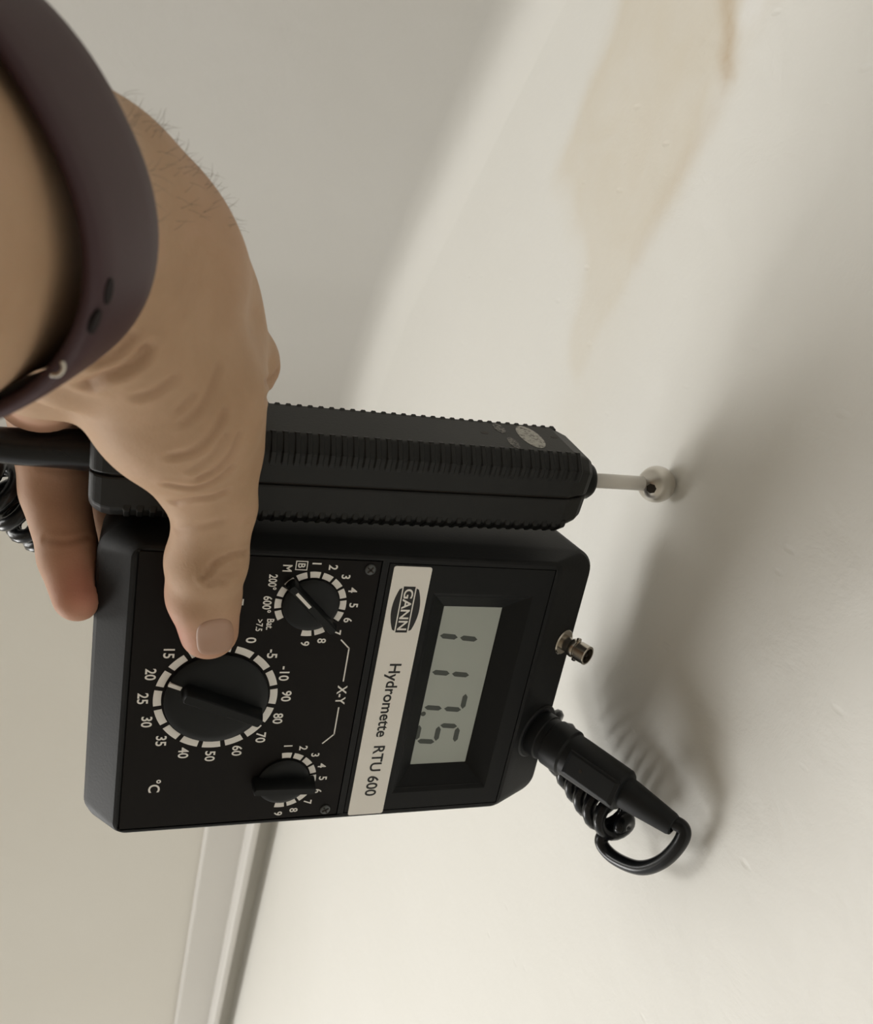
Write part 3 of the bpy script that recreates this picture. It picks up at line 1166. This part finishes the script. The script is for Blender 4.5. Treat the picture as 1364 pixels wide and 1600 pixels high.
def sdf(P, carve=True):
    P = np.asarray(P, float)
    d = np.full(len(P), 60.0)
    for a, ra, b, rb, k in PR:
        ba = b - a
        l2 = ba @ ba
        rr = ra - rb
        a2 = l2 - rr * rr
        il2 = 1.0 / l2
        pa = P - a
        y = pa @ ba
        z = y - l2
        x = pa * l2 - y[:, None] * ba
        x2 = np.einsum('ij,ij->i', x, x)
        y2, z2 = y * y * l2, z * z * l2
        kk = np.sign(rr) * rr * rr * x2
        c1 = np.sign(z) * a2 * z2 > kk
        c2 = np.sign(y) * a2 * y2 < kk
        dd = (np.sqrt(np.maximum(x2 * a2 * il2, 0)) + y * rr) * il2 - ra
        dd = np.where(c2, np.sqrt(x2 + y2) * il2 - ra, dd)
        dd = np.where(c1, np.sqrt(x2 + z2) * il2 - rb, dd)
        h = np.maximum(k - np.abs(d - dd), 0) / k
        d = np.minimum(d, dd) - h * h * k * .25
    if carve:
        for g in (f_case, f_handle, f_relief):
            e = -g(P)
            k = .8
            h = np.maximum(k - np.abs(d - e), 0) / k
            d = np.maximum(d, e) + h * h * k * .25
    return d


def surface(h=1.0):
    lo = np.min([np.minimum(a - ra, b - rb) for a, ra, b, rb, k in PR], axis=0) - 4
    hi = np.max([np.maximum(a + ra, b + rb) for a, ra, b, rb, k in PR], axis=0) + 4
    K = 5
    nb = np.ceil((hi - lo) / (h * K)).astype(int)
    ax = [lo[i] + (np.arange(nb[i]) + .5) * h * K for i in range(3)]
    G = np.stack(np.meshgrid(*ax, indexing='ij'), -1).reshape(-1, 3)
    c = sdf(G).reshape(nb)
    near = np.abs(c) < h * K * 1.25
    n = nb * K
    vol = np.repeat(np.repeat(np.repeat(np.where(c > 0, 9., -9.), K, 0), K, 1), K, 2)
    fine = np.repeat(np.repeat(np.repeat(near, K, 0), K, 1), K, 2)
    idx = np.argwhere(fine)
    vals = np.empty(len(idx))
    for s in range(0, len(idx), 400000):
        vals[s:s + 400000] = sdf(lo + (idx[s:s + 400000] + .5) * h)
    vol[fine] = vals
    neg = vol < 0
    sh = [slice(None, -1), slice(1, None)]
    cnt = sum(neg[sh[i], :, :][:, sh[j], :][:, :, sh[k]].astype(np.int8) for i in (0, 1) for j in (0, 1) for k in (0, 1))
    act = (cnt > 0) & (cnt < 8)
    cells = np.argwhere(act)
    vid = np.full(act.shape, -1, np.int64)
    vid[act] = np.arange(len(cells))
    acc = np.zeros((len(cells), 3))
    num = np.zeros(len(cells))
    corners = [(i, j, k) for i in (0, 1) for j in (0, 1) for k in (0, 1)]
    for a in corners:
        for ax_ in range(3):
            if a[ax_] == 0:
                b = list(a)
                b[ax_] = 1
                va = vol[tuple((cells + a).T)]
                vb = vol[tuple((cells + b).T)]
                m = (va < 0) != (vb < 0)
                t = np.where(m, va / np.where(m, va - vb, 1), 0)
                p = np.array(a, float)[None, :] + t[:, None] * (np.array(b) - np.array(a))[None, :]
                acc[m] += p[m]
                num[m] += 1
    V = lo + (cells + acc / num[:, None] + .5) * h
    F = []
    for ax_ in range(3):
        s0 = [slice(None)] * 3
        s1 = [slice(None)] * 3
        s0[ax_], s1[ax_] = slice(None, -1), slice(1, None)
        cr = neg[tuple(s0)] != neg[tuple(s1)]
        e = np.argwhere(cr)
        o1, o2 = [x for x in range(3) if x != ax_]
        ok = (e[:, o1] > 0) & (e[:, o2] > 0) & (e[:, o1] < act.shape[o1]) & (e[:, o2] < act.shape[o2])
        e = e[ok]
        q = []
        for d1, d2 in ((-1, -1), (0, -1), (0, 0), (-1, 0)):
            g = e.copy()
            g[:, o1] += d1
            g[:, o2] += d2
            q.append(vid[tuple(g.T)])
        q = np.stack(q, 1)
        fl = neg[tuple(e.T)] ^ (ax_ == 1)
        q[~fl] = q[~fl][:, ::-1]
        F.append(q[(q >= 0).all(1)])
    return V, np.vstack(F)


def grad(P, e=.25):
    g = np.stack([sdf(P + np.eye(3)[i] * e) - sdf(P - np.eye(3)[i] * e) for i in range(3)], 1)
    return g / np.maximum(np.linalg.norm(g, axis=1), 1e-9)[:, None]


HV, HF = surface(1.0)
for _ in range(2):
    g = grad(HV)
    HV = HV - g * np.clip(sdf(HV), -.6, .6)[:, None]
HN = grad(HV)


def trace(pix):
    """first point of the skin in the direction of each given picture point"""
    D = np.array([camvec((x - 682) / FPX, (y - 800) / FPX, 1.) for x, y in pix])
    D /= np.linalg.norm(D, axis=1)[:, None]
    t = np.full(len(D), 60.)
    for _ in range(90):
        t += np.clip(sdf(CAM + D * t[:, None]), -2, 30) * .8
    return CAM + D * t[:, None]


# creases: each a polyline on the skin, (points, depth, width)
CREASE = [([(385, 862), (360, 868), (335, 880), (318, 903)], .55, 1.0), ([(350, 908), (336, 906), (326, 912)], .4, .9),
          ([(372, 893), (352, 897), (330, 895)], .25, .9),
          ([(272, 787), (300, 780), (330, 776), (352, 768)], .45, 1.2), ([(262, 757), (300, 762), (335, 752), (362, 730)], .5, 1.2),
          ([(310, 748), (340, 732), (362, 706), (372, 680)], .5, 1.1), ([(268, 715), (300, 706), (330, 680), (350, 645)], .45, 1.3),
          ([(285, 660), (308, 640), (328, 605), (340, 575)], .35, 1.3), ([(300, 735), (330, 712), (352, 680)], .3, 1.0),
          ([(215, 620), (240, 612), (270, 592)], .45, 1.4), ([(278, 640), (300, 618)], .3, 1.2), ([(276, 828), (310, 822), (345, 815)], .22, 1.3),
          ([(135, 602), (160, 588), (190, 578), (215, 562), (228, 545)], 1.1, 1.7), ([(150, 565), (180, 552), (205, 528)], .6, 1.6),
          ([(70, 842), (105, 846), (140, 838)], .35, 1.1), ([(65, 730), (100, 735), (135, 730)], .25, 1.2),
          ([(413, 600), (424, 592), (434, 580)], .5, 1.2), ([(414, 622), (426, 612), (435, 602)], .4, 1.2)]
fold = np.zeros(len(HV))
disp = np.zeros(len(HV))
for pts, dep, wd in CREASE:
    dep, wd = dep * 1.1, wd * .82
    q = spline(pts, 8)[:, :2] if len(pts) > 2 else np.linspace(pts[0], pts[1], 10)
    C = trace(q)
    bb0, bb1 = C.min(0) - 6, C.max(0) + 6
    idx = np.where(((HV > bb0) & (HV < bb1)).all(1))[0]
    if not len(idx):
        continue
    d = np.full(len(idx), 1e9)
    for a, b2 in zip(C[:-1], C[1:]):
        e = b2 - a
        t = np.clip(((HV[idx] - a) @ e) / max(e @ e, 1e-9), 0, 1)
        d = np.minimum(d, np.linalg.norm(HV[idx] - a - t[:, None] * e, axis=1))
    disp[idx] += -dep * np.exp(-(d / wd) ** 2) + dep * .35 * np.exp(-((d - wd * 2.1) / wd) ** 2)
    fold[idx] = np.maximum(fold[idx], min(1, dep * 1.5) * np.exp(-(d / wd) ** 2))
# soft unevenness: tendons and pads
disp += .35 * np.sin(HV[:, 0] * .21 + 1.3) * np.sin(HV[:, 1] * .19) * np.sin(HV[:, 2] * .17 + .4)
clear = np.minimum.reduce([np.abs(f(HV)) for f in (f_case, f_handle, f_relief)])
disp *= np.clip(clear / 2.0 - .1, 0, 1)
HV2 = HV + HN * disp[:, None]

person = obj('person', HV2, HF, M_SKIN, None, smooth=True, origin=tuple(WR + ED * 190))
tag(person, 'left hand and bare forearm gripping the meter and probe, thumb laid across the dials', 'person')


def ball_f(c, r):
    return np.exp(-(np.linalg.norm(HV - c, axis=1) / r) ** 2)


blush = .75 * ball_f(cam2d(272, 960, 235), 11) + .35 * ball_f(TT[0], 13) + .8 * ball_f(cam2d(140, 925, 236), 13) + .35 * ball_f(cam2d(110, 760, 238), 26) \
    + .25 * ball_f(cam2d(30, 650, 215), 16) + .3 * ball_f(cam2d(425, 600, 235), 10) + .12 * ball_f(cam2d(300, 330, 175), 18)
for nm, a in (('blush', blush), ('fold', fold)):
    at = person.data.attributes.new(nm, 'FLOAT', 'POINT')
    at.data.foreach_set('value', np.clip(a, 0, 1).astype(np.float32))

# thumb nail, set into the skin
NU, NV = 17, 15
pix = []
par = []
for j in range(NV):
    for i in range(NU):
        s, t = -1 + 2 * i / (NU - 1), j / (NV - 1)
        # superellipse outline, from the lunula (t=0) to the tip (t=1)
        a, b2 = s, 2 * t - 1
        k = max(abs(a), abs(b2))
        rr = (abs(a) ** 3.2 + abs(b2) ** 3.2) ** (1 / 3.2)
        f = k / rr if rr > 0 else 1
        a, b2 = a * f, b2 * f
        x = 336.5 + a * 32 + b2 * 1.0
        y = 995.5 + b2 * 29 - a * 5
        pix.append((x, y))
        par.append((k,))
NP = trace(pix)
NG = grad(NP)
K = np.array([p[0] for p in par])
lift = np.where(K > .93, -.3, .2 - .05 * K)
NPV = NP + NG * lift[:, None]
nf = [(j * NU + i, j * NU + i + 1, (j + 1) * NU + i + 1, (j + 1) * NU + i) for j in range(NV - 1) for i in range(NU - 1)]
bk = len(NPV)
NPB = NP - NG * .9
mbf = nf + [tuple(bk + i for i in f[::-1]) for f in nf]
rim = [i for i in range(NU)] + [j * NU + NU - 1 for j in range(1, NV)] + [(NV - 1) * NU + i for i in range(NU - 2, -1, -1)] + [j * NU for j in range(NV - 2, 0, -1)]
for a, b2 in zip(rim, rim[1:] + rim[:1]):
    mbf.append((a, b2, bk + b2, bk + a))
obj('thumbnail', np.vstack([NPV, NPB]), mbf, M_NAIL, person, smooth=True)

# fine hairs on the back of the wrist
dv = HV2 - CAM
dist = np.linalg.norm(dv, axis=1)
vn = np.einsum('ij,ij->i', dv / dist[:, None], HN)
cc = (HV2 @ R.T) + OC
pxx, pyy = 682 + FPX * cc[:, 0] / cc[:, 2], 800 + FPX * cc[:, 1] / cc[:, 2]
cand = np.where((np.abs(vn) < .55) & (pxx > 190) & (pxx < 385) & (pyy > 120) & (pyy < 360) & (cc[:, 2] < 200))[0]
mb = MB()
rs = np.random.RandomState(3)
pick = rs.choice(cand, min(150, len(cand)), replace=False) if len(cand) else []
for i in pick:
    p, nn_ = HV2[i], HN[i]
    tdn = -ED - nn_ * (-ED @ nn_)
    side = np.cross(nn_, tdn)
    l = rs.uniform(2.0, 4.4)
    bend_ = rs.uniform(-.8, .8)
    pts = []
    for t in np.linspace(0, 1, 6):
        pts.append(p - nn_ * .3 + nn_ * l * (t * .75) + tdn * l * (.75 * t * t + .1 * t) + side * l * bend_ * t * t)
    mb.tube(pts, list(np.linspace(.045, .018, 6)), 4)
if len(pick):
    hair = mb.obj('arm_hair', M_HAIR, person, smooth=True)
    tag(hair, 'fine short hairs along the back of the wrist', kind='stuff')

# ------------------------------------------------------------------ watch strap
strap = thing('watch_strap', tuple(WR + ED * 10 + DORS * -34), 'dark plum silicone watch strap with punched holes round the wrist', 'watch strap')
SW = 24.5


def strap_ring(t, inset):
    """t = -1 hand edge .. 1 forearm edge"""
    out = []
    c = WR + ED * (SW / 2 + t * SW / 2) - DORS * 1.2
    sq = lambda x: math.copysign(abs(x) ** (2 / 2.3), x)
    for i in range(96):
        a = 2 * math.pi * i / 96
        ra, rb = 34.5 - inset, 33.4 - inset
        out.append(c + WIDE * ra * sq(math.cos(a)) + DORS * rb * sq(math.sin(a)))
    return out


prof = [(-.9, 2.6), (-1, 1.6), (-.97, .7), (-.85, .2), (-.5, 0), (0, -.05), (.5, 0), (.85, .2), (.97, .7), (1, 1.6), (.9, 2.6), (0, 2.6)]
rings = [strap_ring(t, i) for t, i in prof]
rings.append(rings[0])
band = MB().loft(rings, False, False).obj('band', M_STRAP, strap, smooth=True)


def strap_hit(px, py):
    """point on the outer face of the band seen in a given direction"""
    d = camvec((px - 682) / FPX, (py - 800) / FPX, 1.)
    best = None
    for t in np.arange(60, 200, .2):
        p = CAM + d * t
        q = p - (WR - DORS * 1.2)
        r = (abs(q @ WIDE) / 34.5) ** 2.3 + (abs(q @ DORS) / 33.4) ** 2.3
        s = q @ ED
        if r <= 1 and -1 < s < SW + 1:
            x_, y_ = q @ WIDE, q @ DORS
            g = WIDE * math.copysign(abs(x_ / 34.5) ** 1.3, x_) / 34.5 + DORS * math.copysign(abs(y_ / 33.4) ** 1.3, y_) / 33.4
            return p, g / np.linalg.norm(g)
    return None, None


for x, y in ((170, 455), (150, 503)):
    p, g = strap_hit(x, y)
    if p is not None:
        mb = MB()
        tx = np.cross(g, ED)
        mb.loft([[p + g * h + ED * 1.25 * math.cos(a) + tx * 2.0 * math.sin(a) for a in np.linspace(0, 2 * math.pi, 16, endpoint=False)] for h in (-1.5, .12)])
        mb.obj('strap_hole', M_HOLE, strap)
p, g = strap_hit(91, 577)
if p is not None:
    tx = np.cross(g, ED)
    mb = MB().tube(spline([p + tx * -1.5 + g * -.3, p + tx * -.7 + g * .5, p + tx * .7 + g * .5, p + tx * 1.5 + g * -.3], 6), .36, 10)
    o = mb.obj('pin', M_NICKEL, strap, smooth=True)
    tag(o, 'small bright metal strap pin')
